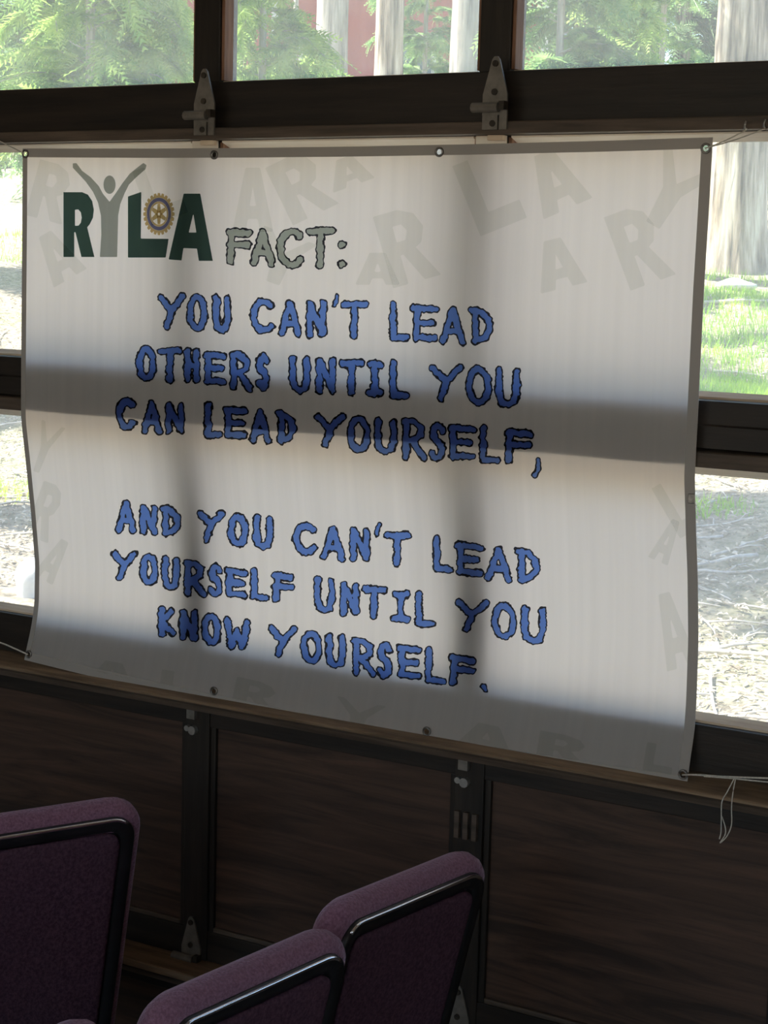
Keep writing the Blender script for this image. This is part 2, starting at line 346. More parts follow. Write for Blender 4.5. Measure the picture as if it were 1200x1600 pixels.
def panel_section(z0, z1, rail_h):
    dbox('rail', (XD0, YF, z0), (XD1, YB, z0+rail_h), M['dark_wood_h'])
    dbox('rail', (XD0, YF, z1-.055), (XD1, YB, z1), M['dark_wood_h'])
    for s in stiles: dbox('stile', (max(s-SWL, XD0), YF-.004, z0+.001), (min(s+SWR, XD1), YB, z1-.001), M['dark_wood_v'])
    for (a, b) in gaps:
        dbox('plywood_panel', (a, YF+.010, z0+rail_h), (b, YB-.01, z1-.055), M['plywood'])
        for (p, q) in ((a, a+.012), (b-.012, b)):
            dbox('panel_moulding', (p, YF+.002, z0+rail_h), (q, YF+.011, z1-.055), M['dark_wood_v'], .002)
        dbox('panel_moulding', (a+.012, YF+.001, z0+rail_h), (b-.012, YF+.011, z0+rail_h+.010), M['lip_wood'], .003)
panel_section(z4b+.001, Z['ledge_low']-.004, .062)
panel_section(.0, z4f-.027, .05)

def leaf_plate(pts, y0, y1):
    n = len(pts); v = [(a, y0, b) for a, b in pts]+[(a, y1, b) for a, b in pts]
    f = [tuple(range(n)), tuple(range(2*n-1, n-1, -1))]+[(i, n+i, n+(i+1) % n, (i+1) % n) for i in range(n)]
    return v, f
def disc(c, r, y0, y1, n=10):
    return leaf_plate([(c[0]+r*math.cos(2*math.pi*k/n), c[1]+r*math.sin(2*math.pi*k/n)) for k in range(n)], y0, y1)
def hinge(x, zk, yface, s=1.0, drop=.042, label=None):
    """strap hinge: pointed upper leaf, rolled knuckle, lower leaf with a slot, screws"""
    q = lambda a, b: (x+a*s, zk+b*s)
    v, f = leaf_plate([q(-.023, -.012), q(.024, -.012), q(.0235, .022), q(.007, .080), q(.003, .085), q(-.003, .085), q(-.007, .080), q(-.023, .022)], yface-.004, yface)
    h = dfix(from_py('hinge', v, f, M['hinge_metal'], door))
    h.data.validate()
    def sub(name, vf, mat):
        return dfix(from_py(name, vf[0], vf[1], mat, h))
    for (a, b) in ((0.0, .026), (0.0, .073), (-.002, -.026)):
        sub('screw', disc(q(a, b), .0055*s, yface-.007, yface-.0035), M['screw'])
    kx = [(x-.038*s, yface-.012, zk), (x+.012*s, yface-.012, zk)]
    V, Fc = tube_data([kx[0], kx[1]], .0085*s, 10); o = dfix(from_py('knuckle', V, Fc, M['hinge_metal'], h, smooth=False))
    V, Fc = leaf_plate([q(-.022, -.012), q(-.022, -drop/s), q(.007, -drop/s), q(.007, -.012)], yface-.005, yface); sub('lower_leaf', (V, Fc), M['hinge_metal'])
    V, Fc = leaf_plate([q(.010, -.012), q(.010, -drop/s), q(.024, -drop/s), q(.024, -.012)], yface-.004, yface); sub('lower_leaf', (V, Fc), M['hinge_metal'])
    V, Fc = leaf_plate([q(.014, -.004), q(.014, .010), q(.024, .010), q(.024, -.004)], yface-.016, yface); sub('pin_tab', (V, Fc), M['screw'])
    return h
ks = on_y(318, 173, 0.0)
for k, s in enumerate(stiles[1:-1]):
    hinge(s+.014, Z['lip1_top']+.022, -.011, 1.0, .036)
    dbox('bracket_tab', (s-.008, .004, Z['lip1_bot']-.010), (s+.022, .016, Z['lip1_bot']-.001), M['bare_wood'], .001)
    hinge(s-.012, Z['lip2_top']+.030, -.0125, .8, .014)
    hinge(s-.015, z4b+.004, YF-.005, 1.0, .02)
    dbox('bracket', (s-.028, YF-.016, Z['ledge_low']-.045), (s-.008, YF-.004, Z['ledge_low']-.012), M['hinge_metal'], .002)
    v, f = disc((s-.016, Z['ledge_low']-.068), .009, YF-.014, YF-.003); dfix(from_py('bolt', v, f, M['bolt'], door))
    v, f = disc((s-.030, Z['ledge_low']-.066), .006, YF-.012, YF-.003); dfix(from_py('bolt', v, f, M['bolt'], door))
sB = stiles[3]
for dx in (-.034, -.016, .002):
    dbox('latch_plate', (sB+dx, YF-.012, .785), (sB+dx+.010, YF-.003, .835), M['lip_wood'], .001)

# ------------------------------------------------------------------ the banner
XL = float((CAM+ray(36, 235)*((CAM[1]*-1-.03)/ray(36, 235)[1]))[0]); XR = float((CAM+ray(1114, 217)*((CAM[1]*-1-.03)/ray(1114, 217)[1]))[0])
zz = np.linspace(.90, 2.08, 600)
def prof(tab):
    t = np.array(sorted(tab)); y = np.interp(zz, t[:, 0], t[:, 1])
    k = np.hanning(25); k /= k.sum(); return np.convolve(np.pad(y, 12, mode='edge'), k, 'valid')
PL = prof([(2.03, -.030), (1.87, -.031), (1.58, -.034), (1.51, -.0345), (1.48, -.034), (1.396, -.021), (1.29, -.006), (1.181, .006), (1.10, .004), (1.06, -.003), (1.03, -.012), (.985, -.027), (.95, -.033)])
PR = prof([(2.03, -.030), (1.885, -.032), (1.785, -.035), (1.58, -.034), (1.51, -.0345), (1.48, -.034), (1.425, -.022), (1.317, -.002), (1.206, .010), (1.10, .009), (1.05, .003), (1.03, -.005), (.966, -.024), (.94, -.03)])
def surf_y(x, z):
    s = np.clip((x-XL)/(XR-XL), 0, 1)
    return (1-s)*np.interp(z, zz, PL)+s*np.interp(z, zz, PR) + .0012*np.sin(s*38+z*3)*np.clip((z-1.0)*3, 0, 1)
def z_top(s): return 2.0205-.006*4*s*(1-s)
def z_bot(s): return (1-s)*.984+s*.9665-.016*4*s*(1-s)
def x_side(t): return .008*np.clip((t-.6)/.4, 0, 1)         # the right edge flares a little at the foot
def ban_pt(s, t):
    z = z_top(s)+(z_bot(s)-z_top(s))*t; x = XL+(XR-XL)*s + x_side(t)*s
    return np.stack([x, surf_y(x, z), z], -1)
def px_to_banner(px, py, off=.0012):
    d = ray(px, py); Y = np.full(np.shape(px), -.03)
    for _ in range(6):
        t = (Y-CAM[1])/d[..., 1]; P = CAM+d*t[..., None]; Y = surf_y(P[..., 0], P[..., 2])
    P = CAM+d*((Y-off-CAM[1])/d[..., 1])[..., None]
    return P
grom_px = [(40.5, 240.5), (335.5, 242), (687, 237.5), (1103.5, 232), (45.5, 1022), (335, 1079.5), (667.5, 1142.5), (1068, 1210)]
ORG = np.array([(XL+XR)/2, -.03, 1.0])
GP = [px_to_banner(np.array(a), np.array(b), 0.0) for a, b in grom_px]
HOLES = [p-ORG for p in GP]
M['banner'] = cloth_mat('white translucent banner vinyl', (.90, .86, .82), (.99, .885, .83), .65)
M['hem'] = cloth_mat('folded white hem', (.40, .37, .34), (.5, .47, .43), .10, streak=False)
NS, NT = 120, 130
ss, tt = np.meshgrid(np.linspace(0, 1, NS), np.linspace(0, 1, NT))
bv = ban_pt(ss, tt).reshape(-1, 3)-ORG
bf = [(j*NS+i, j*NS+i+1, (j+1)*NS+i+1, (j+1)*NS+i) for j in range(NT-1) for i in range(NS-1)]
banner = from_py('banner', bv, bf, M['banner'], smooth=True); banner.location = ORG
tag(banner, 'white translucent vinyl banner with blue hand-drawn lettering hung across the door windows', 'banner')
def strip(name, s0, s1, t0, t1, n1, n2):
    a, b = np.meshgrid(np.linspace(s0, s1, n1), np.linspace(t0, t1, n2)); P = ban_pt(a, b); P[..., 1] -= .0007
    f = [(j*n1+i, j*n1+i+1, (j+1)*n1+i+1, (j+1)*n1+i) for j in range(n2-1) for i in range(n1-1)]
    return from_py(name, P.reshape(-1, 3)-ORG, f, M['hem'], banner, smooth=True)
HT = .0165
strip('hem', 0, 1, 0, HT, 100, 3); strip('hem', 0, 1, 1-HT, 1, 100, 3)
strip('hem', 0, .0085, HT, 1-HT, 3, 110); strip('hem', 1-.0125, 1, HT, 1-HT, 3, 110)
for p in GP:
    q = p-ORG
    ring = [(q[0]+.0068*math.cos(a), q[1]-.0018, q[2]+.0068*math.sin(a)) for a in np.linspace(0, 2*math.pi, 16, endpoint=False)]
    tube('grommet', ring, .0022, M['grommet'], banner, 6, True)
cp = px_to_banner(np.array(1081.), np.array(779.))-ORG
_box0('hem_clip', (cp[0]-.006, cp[1]-.003, cp[2]-.008), (cp[0]+.006, cp[1], cp[2]+.008), M['grommet'], banner, .001)

# ---- printed shapes: marching squares over a signed field in photo pixels, laid on the banner
def march(field, x0, y0, h):
    ny_, nx_ = field.shape; verts = []; key = {}; faces = []
    ins = field < 0
    def vid(k, x, y):
        i = key.get(k)
        if i is None:
            i = len(verts); key[k] = i; verts.append((x0+x*h, y0+y*h))
        return i
    cnt = ins[:-1, :-1].astype(int)+ins[1:, :-1]+ins[:-1, 1:]+ins[1:, 1:]
    for j, i in zip(*np.nonzero(cnt)):
        cs = ((i, j), (i+1, j), (i+1, j+1), (i, j+1)); poly = []
        for k in range(4):
            a = cs[k]; b = cs[(k+1) % 4]
            fa = field[a[1], a[0]]; fb = field[b[1], b[0]]
            if fa < 0: poly.append(vid(a, a[0], a[1]))
            if (fa < 0) != (fb < 0):
                t = fa/(fa-fb); t = min(max(t, .02), .98)
                kk = (a, b) if a < b else (b, a)
                poly.append(vid(kk, a[0]+(b[0]-a[0])*t, a[1]+(b[1]-a[1])*t))
        if len(poly) >= 3: faces.append(tuple(poly))
    return verts, faces
def lay(name, layers, mats, off=.0012, parent=None):
    """layers: list of (verts_px, faces), one per material slot -> one mesh on the banner"""
    V = []; Fc = []; mi = []
    for k, (v, f) in enumerate(layers):
        b = len(V); V += v; Fc += [tuple(b+i for i in q) for q in f]; mi += [k]*len(f)
    a = np.array(V); P = px_to_banner(a[:, 0], a[:, 1], off)-ORG
    return from_py(name, P, Fc, mats, parent or banner, midx=mi)
def seg_dist(X, Y, a, b):
    ax, ay = a; bx_, by = b; dx, dy = bx_-ax, by-ay; L = dx*dx+dy*dy+1e-9
    t = np.clip(((X-ax)*dx+(Y-ay)*dy)/L, 0, 1)
    return np.hypot(X-ax-t*dx, Y-ay-t*dy)
def smooth_noise(X, Y, wl, seed):
    r = np.random.default_rng(seed); o = np.zeros_like(X)
    for k in range(10):
        a = r.uniform(0, 2*math.pi); w = 2*math.pi/(wl*r.uniform(.7, 1.5)); o += np.sin(X*math.cos(a)*w+Y*math.sin(a)*w+r.uniform(0, 6.28))
    return o/3.2
def arc(cx, cy, rx, ry, a0, a1, n=14):
    return [(cx+rx*math.cos(math.radians(a)), cy+ry*math.sin(math.radians(a))) for a in np.linspace(a0, a1, n)]
# unit letters: x right 0..1, y up 0..1
GL = {
 'A': [[(.02, .0), (.5, 1), (.98, .0)], [(.2, .34), (.8, .33)]],
 'C': [arc(.55, .5, .52, .5, 50, 318)],
 'D': [[(.18, .0), (.2, 1)], [(.02, .97), (.5, .93), (.88, .7), (.95, .42), (.7, .14), (.15, .02)]],
 'E': [[(.12, .98), (.1, .02)], [(.0, .98), (.98, .97)], [(.1, .52), (.82, .52)], [(.08, .03), (.95, .05)]],
 'F': [[(.2, .98), (.12, .0)], [(.1, .98), (.98, .95)], [(.12, .55), (.95, .57)]],
 'H': [[(.1, 1), (.12, 0)], [(.9, 1), (.88, 0)], [(.1, .5), (.9, .52)]],
 'I': [[(.5, 1), (.5, 0)], [(.08, .97), (.92, .97)], [(.0, .03), (1, .03)]],
 'K': [[(.1, 1), (.12, 0)], [(.85, .98), (.15, .5), (.95, .05)]],
 'L': [[(.12, 1), (.12, .03), (.98, .05)]],
 'N': [[(.06, .0), (.08, .98), (.9, .04), (.92, 1)]],
 'O': [arc(.5, .5, .48, .49, 90, 450, 22)],
 'R': [[(.12, 0), (.14, .98)], [(.05, .98), (.5, 1), (.85, .85), (.8, .62), (.55, .5), (.2, .45)], [(.4, .46), (1, .02)]],
 'S': [arc(.56, .75, .42, .24, 20, 250, 10)+arc(.45, .26, .46, .25, 70, -150, 12)],
 'T': [[(.5, .98), (.46, 0)], [(.0, .95), (1, 1)]],
 'U': [[(.08, 1), (.06, .4), (.18, .1), (.5, .02), (.82, .1), (.95, .4), (.94, 1)]],
 'W': [[(.02, 1), (.2, .04), (.5, .62), (.76, .02), (.98, 1)]],
 'Y': [[(.0, .92), (.5, .52)], [(1, 1), (.5, .52), (.28, .0)]],
 "'": [[(.8, 1), (.2, .0)]],
 ',': [[(.7, 1), (.75, .55), (.2, .0)]],
 '.': [[(.35, .75), (.65, .3)]],
 ':': [[(.55, .85), (.56, .84)], [(.45, .12), (.46, .11)]],
}
ROWS = [
 ('FACT', [('F', 350, 395, 356, 414), ('A', 390, 431, 357, 417), ('C', 431, 477, 356, 420), ('T', 478, 524, 354, 420), (':', 525, 543, 370, 423)]),
 ('b', [('Y', 246, 291, 456, 515), ('O', 291, 325, 458, 520), ('U', 331, 362, 460, 523), ('C', 390, 431, 465, 523), ('A', 434, 472, 467, 527), ('N', 477, 512, 467, 530), ("'", 517, 531, 460, 482), ('T', 532, 576, 468, 531), ('L', 606, 640, 470, 536), ('E', 642, 686, 475, 536), ('A', 686, 729, 478, 540), ('D', 732, 772, 478, 540)]),
 ('b', [('O', 212, 245, 539, 598), ('T', 247, 285, 541, 600), ('H', 286, 314, 543, 600), ('E', 317, 355, 548, 604), ('R', 356, 395, 549, 612), ('S', 399, 422, 550, 612), ('U', 450, 486, 554, 617), ('N', 492, 527, 557, 618), ('T', 530, 570, 560, 620), ('I', 571, 600, 562, 621), ('L', 606, 640, 562, 626), ('Y', 671, 724, 566, 630), ('O', 727, 769, 570, 636), ('U', 772, 814, 573, 640)]),
 ('b', [('C', 180, 215, 620, 674), ('A', 220, 254, 624, 680), ('N', 257, 290, 627, 680), ('L', 317, 348, 628, 688), ('E', 348, 388, 634, 688), ('A', 389, 425, 638, 695), ('D', 430, 464, 640, 696), ('Y', 492, 540, 642, 702), ('O', 542, 580, 648, 710), ('U', 583, 622, 652, 714), ('R', 625, 668, 652, 722), ('S', 669, 698, 658, 722), ('E', 699, 745, 662, 722), ('L', 746, 782, 664, 727), ('F', 784, 834, 668, 727), (',', 829, 848, 714, 748)]),
 ('b', [('A', 180, 214, 780, 835), ('N', 217, 248, 787, 838), ('D', 249, 284, 788, 842), ('Y', 308, 352, 793, 850), ('O', 355, 389, 800, 858), ('U', 394, 428, 803, 862), ('C', 456, 498, 814, 870), ('A', 500, 540, 820, 878), ('N', 545, 580, 822, 880), ("'", 583, 598, 816, 840), ('T', 600, 642, 828, 888), ('L', 674, 709, 836, 898), ('E', 710, 757, 845, 904), ('A', 757, 801, 850, 912), ('D', 804, 845, 853, 915)]),
 ('b', [('Y', 174, 214, 857, 910), ('O', 218, 248, 862, 918), ('U', 251, 282, 867, 925), ('R', 285, 323, 873, 936), ('S', 324, 349, 878, 935), ('E', 350, 388, 885, 938), ('L', 389, 420, 886, 942), ('F', 422, 461, 892, 945), ('U', 489, 525, 900, 962), ('N', 530, 563, 907, 965), ('T', 565, 605, 912, 970), ('I', 611, 642, 920, 975), ('L', 646, 681, 922, 984), ('Y', 711, 765, 932, 992), ('O', 767, 808, 938, 1003), ('U', 812, 855, 945, 1010)]),
 ('b', [('K', 245, 276, 945, 998), ('N', 279, 311, 950, 1005), ('O', 314, 346, 955, 1012), ('W', 349, 392, 962, 1020), ('Y', 419, 465, 973, 1032), ('O', 469, 504, 982, 1040), ('U', 507, 542, 988, 1048), ('R', 547, 588, 994, 1060), ('S', 588, 614, 1000, 1063), ('E', 619, 660, 1005, 1065), ('L', 661, 698, 1010, 1073), ('F', 698, 745, 1020, 1076), ('.', 748, 764, 1064, 1087)]),
]
lid = 0
for kind, row in ROWS:
    xs = [(a+b)/2 for (c, a, b, p, q) in row if c not in "',.:"]; ys = [q-p for (c, a, b, p, q) in row if c not in "',.:"]
    mid = [(p+q)/2 for (c, a, b, p, q) in row if c not in "',.:"]
    slope = np.polyfit(xs, mid, 1)[0]
    for (c, x0, x1, y0, y1) in row:
        lid += 1; w = x1-x0; h_ = y1-y0; fact = kind == 'FACT'
        hw = 6.7 if not fact else 7.0                        # half stroke width, outline included
        if c in "',": hw = 4.6
        if c == '.': hw = 5.2
        if c == ':': hw = 7.0
        ym = (y0+y1)/2; xm = (x0+x1)/2
        sl = slope*.8
        iw = max(w-2*hw*.82, 3); ih = max(h_-abs(sl)*w-2*hw*.82, 4)
        def mp(u): return (xm+(u[0]-.5)*iw, ym+(.5-u[1])*ih+(u[0]-.5)*iw*sl)
        st = .95; gx_ = np.arange(x0-6, x1+7, st); gy_ = np.arange(y0-8, y1+9, st); X, Y = np.meshgrid(gx_, gy_)
        d = np.full(X.shape, 1e9)
        Yw = Y+smooth_noise(X, Y, 30, lid*7+1)*.9; Xw = X+smooth_noise(Y, X, 22, lid*3+2)*.8
        for si, s in enumerate(GL[c]):
            P = [mp(u) for u in s]
            for k in range(len(P)-1):
                d = np.minimum(d, seg_dist(Xw, Yw, P[k], P[k+1]))
        d = d+smooth_noise(X, Y, 6.0, lid*11+5)*.45+smooth_noise(X, Y, 12, lid*13+3)*.65
        inner = d-(hw-2.4); ring = np.maximum(d-hw, (hw-2.4)-d)
        lay('printed_letter', [march(inner, gx_[0], gy_[0], st), march(ring, gx_[0], gy_[0], st)], [INK_GREY if fact else INK_BLUE, INK_BLACK])
# ---- logo letters, figure and wheel
def poly_sd(X, Y, P):
    n = len(P); ins = np.zeros(X.shape, bool); d = np.full(X.shape, 1e9)
    for k in range(n):
        a = P[k]; b = P[(k+1) % n]; d = np.minimum(d, seg_dist(X, Y, a, b))
        c = ((a[1] > Y) != (b[1] > Y)) & (X < (b[0]-a[0])*(Y-a[1])/((b[1]-a[1]) if b[1] != a[1] else 1e-9)+a[0]); ins ^= c
    return np.where(ins, -d, d)
def shape(name, outer, holes, mat, st=1.0, off=.0012, xf=None):
    if xf: outer = [xf(p) for p in outer]; holes = [[xf(p) for p in h] for h in holes]
    a = np.array(outer); gx_ = np.arange(a[:, 0].min()-2, a[:, 0].max()+3, st); gy_ = np.arange(a[:, 1].min()-2, a[:, 1].max()+3, st)
    X, Y = np.meshgrid(gx_, gy_); f = poly_sd(X, Y, outer)
    for h in holes: f = np.maximum(f, -poly_sd(X, Y, h))
    v, fc = march(f, gx_[0], gy_[0], st)
    if fc: return lay(name, [(v, fc)], [mat], off)
def zl(P): return [(80+a*.225, 240+b*.225) for a, b in P]        # from the 1200-wide enlargement
R_out = zl([(85, 268), (215, 268), (255, 285), (285, 330), (296, 390), (290, 445), (268, 490), (250, 512), (300, 718), (210, 718), (168, 545), (160, 545), (160, 718), (85, 718)])
R_hole = zl([(165, 390), (188, 388), (206, 408), (212, 445), (206, 480), (190, 500), (165, 502)])
shape('logo_letter', R_out, [R_hole], INK_GREEN)
shape('logo_letter', zl([(533, 298), (626, 266), (622, 590), (815, 592), (795, 722), (533, 722)]), [], INK_GREEN)
shape('logo_letter', zl([(920, 278), (1035, 278), (1122, 745), (1025, 745), (1012, 660), (918, 656), (905, 742), (815, 735)]), [zl([(987, 415), (1008, 548), (955, 548)])], INK_GREEN)
fig = zl([(150, 68), (175, 66), (215, 120), (275, 165), (330, 225), (360, 280), (405, 335), (450, 272), (495, 205), (545, 140), (600, 95), (640, 65), (662, 80), (655, 108), (590, 165), (540, 215), (510, 275), (480, 350), (465, 430), (458, 718), (338, 718), (348, 560), (345, 430), (325, 340), (290, 265), (240, 195), (180, 130), (150, 98)])
shape('logo_figure', fig, [], INK_FIG)
shape('logo_figure_head', zl(arc(405, 216, 42, 64, 0, 345, 24)), [], INK_FIG)
wc = (80+748*.225, 240+420*.225); wrx, wry = 24.5, 33.0
def well(r0, a): return (wc[0]+wrx*r0*math.cos(a), wc[1]+wry*r0*math.sin(a))
gear = []
for k in range(24):
    a = 2*math.pi*k/24
    for da, rr in ((-.13, .85), (-.07, 1.0), (.07, 1.0), (.13, .85)): gear.append(well(rr, a+da))
circ = lambda r0, n=36: [well(r0, 2*math.pi*k/n) for k in range(n)]
shape('logo_wheel_gear', gear, [circ(.78)], INK_GOLD, .6)
shape('logo_wheel_band', circ(.775), [circ(.60)], INK_NAVY, .6)
shape('logo_wheel_rim', circ(.595), [circ(.50)], INK_GOLD, .6)
for k in range(6):
    a = 2*math.pi*k/6+.52
    shape('logo_wheel_spoke', [well(.16, a-.9), well(.495, a-.17), well(.495, a+.17), well(.16, a+.9)], [], INK_GOLD, .6)
shape('logo_wheel_hub', circ(.155, 18), [circ(.06, 12)], INK_GOLD, .5)
# ---- faint tilted letters across the cloth
WR = ([(0, 0), (.5, 0), (.8, .1), (.92, .3), (.8, .5), (.66, .55), (1, 1), (.66, 1), (.38, .6), (.32, .6), (.32, 1), (0, 1)], [[(.32, .2), (.5, .2), (.58, .3), (.5, .42), (.32, .42)]])
WA = ([(.32, 0), (.68, 0), (1, 1), (.68, 1), (.62, .8), (.38, .8), (.32, 1), (0, 1)], [[(.5, .3), (.58, .6), (.42, .6)]])
WL = ([(0, 0), (.33, 0), (.33, .74), (1, .74), (1, 1), (0, 1)], [])
WY = ([(.0, 0), (.16, 0), (.5, .38), (.84, 0), (1, 0), (.66, .5), (.62, 1), (.38, 1), (.34, .5)], [])
marks = [(WR, 1000, 384, 76, 122, -20), (WA, 872, 412, 76, 78, -14), (WL, 765, 300, 78, 118, -22), (WA, 868, 282, 84, 96, -24), (WR, 636, 384, 78, 116, -16), (WY, 1050, 300, 100, 120, 30), (WA, 395, 312, 64, 100, 0), (WR, 472, 290, 80, 100, -26), (WA, 545, 268, 70, 46, -20), (WY, 440, 405, 90, 80, 20), (WA, 590, 420, 70, 50, 0), (WL, 250, 300, 60, 90, -20), (WR, 80, 300, 60, 90, 15), (WA, 90, 400, 60, 80, -30),
         (WA, 1042, 845, 34, 70, 24), (WL, 1062, 790, 50, 90, -30), (WA, 1052, 985, 50, 120, -14), (WR, 72, 800, 40, 90, 20), (WA, 84, 875, 36, 70, 30), (WY, 70, 700, 40, 80, 20), (WA, 175, 1052, 74, 36, 10), (WL, 280, 1070, 60, 40, 8), (WR, 400, 1086, 70, 44, 12), (WA, 760, 1152, 90, 40, 12), (WR, 880, 1170, 80, 44, 10), (WL, 1030, 1185, 46, 44, 10), (WY, 560, 1120, 80, 50, 12)]
for (sh, cx, cy, w, h_, rot) in marks:
    a = math.radians(rot)
    xf = lambda p: (cx+(p[0]-.5)*w*math.cos(a)-(p[1]-.5)*h_*math.sin(a), cy+(p[0]-.5)*w*math.sin(a)+(p[1]-.5)*h_*math.cos(a))
    shape('watermark_letter', sh[0], sh[1], INK_MARK, 2.0, .0006, xf)

# ------------------------------------------------------------------ strings and hooks
def wp(x, y, Y): return tuple(on_y(x, y, Y))
def string_obj(name, pts, label, r=.0012, cat='string'):
    o = tube(name, spline(pts, 8), r, M['string'], None, 6)
    c = Vector(pts[0]); o.data.transform(Matrix.Translation(-c)); o.location = c
    return tag(o, label, cat)
g = GP[3]
string_obj('string', [tuple(g+np.array([0, -.004, 0])), wp(1135, 219, -.03), wp(1166, 203, -.018)], 'white string from the top corner grommet to the closer hook', .0011)
string_obj('string', [tuple(g+np.array([0, -.004, 0])), wp(1150, 218, -.028), wp(1196, 201, -.018)], 'white string from the top corner grommet to the farther hook', .0011)
g = GP[0]
string_obj('string', [tuple(g+np.array([0, -.004, 0])), wp(20, 231, -.03), wp(-15, 214, -.018), wp(-40, 208, -.012)], 'white string from the top grommet over the narrow leaf-lit glass strip', .0011)
g = GP[7]
string_obj('string', [tuple(g+np.array([0, -.004, 0])), wp(1085, 1210.5, -.04), wp(1140, 1214, -.045), wp(1200, 1216, -.04), wp(1290, 1219, -.02), wp(1400, 1226, .0125)], 'taut white string from the bottom grommet along the window ledge', .0016)
string_obj('string', [wp(1100, 1213, -.047), wp(1140, 1216, -.05), wp(1200, 1222, -.046), wp(1290, 1229, -.025), wp(1400, 1236, .0125)], 'second white string lying just below the taut one', .0012)
string_obj('string', [wp(1147, 1217, -.053), wp(1137, 1236, -.064), wp(1128, 1253, -.066), wp(1127, 1280, -.062), wp(1126.5, 1300, -.06), wp(1124, 1311, -.06)], 'thin string end dangling straight below the ledge', .0010)
string_obj('string', [wp(1149, 1218, -.053), wp(1145, 1240, -.066), wp(1143, 1262, -.066), wp(1143, 1288, -.062), wp(1136, 1306, -.06), wp(1125, 1317, -.06), wp(1133, 1304, -.058), wp(1133, 1292, -.058), wp(1128, 1276, -.059)], 'thin string loop hanging below the ledge', .0010)
g = GP[4]
string_obj('string', [tuple(g+np.array([0, -.004, 0])), wp(20, 1012, -.03), wp(0, 1004, -.022), wp(-60, 985, -.005), wp(-90, 978, .012)], 'white string from the bottom grommet across the dark rail', .0016)
for (x, y, lb) in ((1166, 202, 'small bent nail holding the closer string under the dark rail'), (1196, 199, 'small bent nail holding the farther string under the dark rail')):
    a = Vector(wp(x, y-1, -.011))
    o = tube('bent_nail', [a, a+Vector((0, -.008, -.001)), a+Vector((.001, -.010, .004)), a+Vector((.003, -.010, .011))], .0016, M['bolt']); tag(o, lb, 'nail')

# ------------------------------------------------------------------ chairs
def rrect(w, h, r, n=7):
    r = max(r, .002); out = []
    for (cx, cy, a0) in ((w/2-r, h/2-r, 0), (-w/2+r, h/2-r, 90), (-w/2+r, -h/2+r, 180), (w/2-r, -h/2+r, 270)):
        for k in range(n):
            a = math.radians(a0+90*k/(n-1)); out.append((cx+r*math.cos(a), cy+r*math.sin(a)))
    return out
def slab(name, w, h, r, rings, mat, parent, frame, bow=0.0):
    """a rounded-rectangle pad; rings = (inset, depth) from the middle of one face round to the other"""
    V = []; Fc = []; n = len(rrect(w, h, r))
    for (ins, dep) in rings:
        for (a, b) in rrect(w-2*ins, h-2*ins, max(r-ins, .004)):
            V.append(frame(a, b, dep+bow*(1-(2*a/w)**2)))
    for k in range(len(rings)-1):
        for i in range(n):
            Fc.append((k*n+i, k*n+(i+1) % n, (k+1)*n+(i+1) % n, (k+1)*n+i))
    Fc.append(tuple(range(n))[::-1]); Fc.append(tuple((len(rings)-1)*n+i for i in range(n)))
    o = from_py(name, V, Fc, mat, parent, smooth=True)
    bm = bmesh.new(); bm.from_mesh(o.data); bmesh.ops.recalc_face_normals(bm, faces=bm.faces); bm.to_mesh(o.data); bm.free()
    return o
def make_chair():
    """local: faces -x, width along y, floor z=0"""
    root = empty('auditorium_chair')
    rec = math.radians(14); W, H = .412, .60; ztop = .835; bow = -.018
    ax = Vector((math.sin(rec), 0, math.cos(rec)))           # up the back
    nr = Vector((math.cos(rec), 0, -math.sin(rec)))          # towards the rear
    c0 = Vector((0, 0, ztop))-ax*(H/2)
    fr_ = lambda a, b, d: c0+Vector((0, a, 0))+ax*(b+(.013*((2*a/W)**2-.35) if b > 0 else 0))+nr*d
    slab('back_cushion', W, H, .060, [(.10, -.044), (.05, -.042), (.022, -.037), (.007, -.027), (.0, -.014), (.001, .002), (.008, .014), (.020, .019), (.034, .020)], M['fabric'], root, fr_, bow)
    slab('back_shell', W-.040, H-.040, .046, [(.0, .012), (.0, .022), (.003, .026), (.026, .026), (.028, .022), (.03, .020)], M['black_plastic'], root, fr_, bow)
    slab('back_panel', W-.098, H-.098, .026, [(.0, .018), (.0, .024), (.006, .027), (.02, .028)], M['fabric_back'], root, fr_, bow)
    ring = [fr_(a, b, .0265+bow*(1-(2*a/W)**2)) for (a, b) in rrect(W-.048, H-.048, .042, 9)[4:14]]
    a0, a1 = ring[4], ring[5]; ring[5:5] = [a0+(a1-a0)*k/8 for k in range(1, 8)]
    tube('edge_bead', ring, .0034, M['gloss_bead'], root, 8)
    # seat
    sf = lambda a, b, d: Vector((-.365+b, a, .415+d))
    slab('seat_cushion', .36, .42, .06, [(.05, -.03), (.01, -.025), (.0, -.005), (.004, .02), (.02, .035), (.08, .042)], M['fabric'], root, sf)
    slab('seat_pan', .33, .38, .05, [(.02, -.045), (.0, -.04), (.0, -.025)], M['black_plastic'], root, sf)
    for s in (-1, 1):
        tube('leg', [(-.53, s*.185, .40), (-.55, s*.195, .0)], .012, M['black_plastic'], root, 8)
        tube('leg', [fr_(s*.17, -.20, .012), (-.165, s*.175, .42), (-.06, s*.19, .20), (.02, s*.195, .0)], .012, M['black_plastic'], root, 8)
        tube('side_rail', [(-.53, s*.185, .395), (-.165, s*.175, .395)], .010, M['black_plastic'], root, 8)
    return root
def copy_tree(o, parent=None):
    c = o.copy(); col.objects.link(c); c.parent = parent
    for ch in list(o.children): copy_tree(ch, c)
    return c
chair = make_chair()
ZC = .835
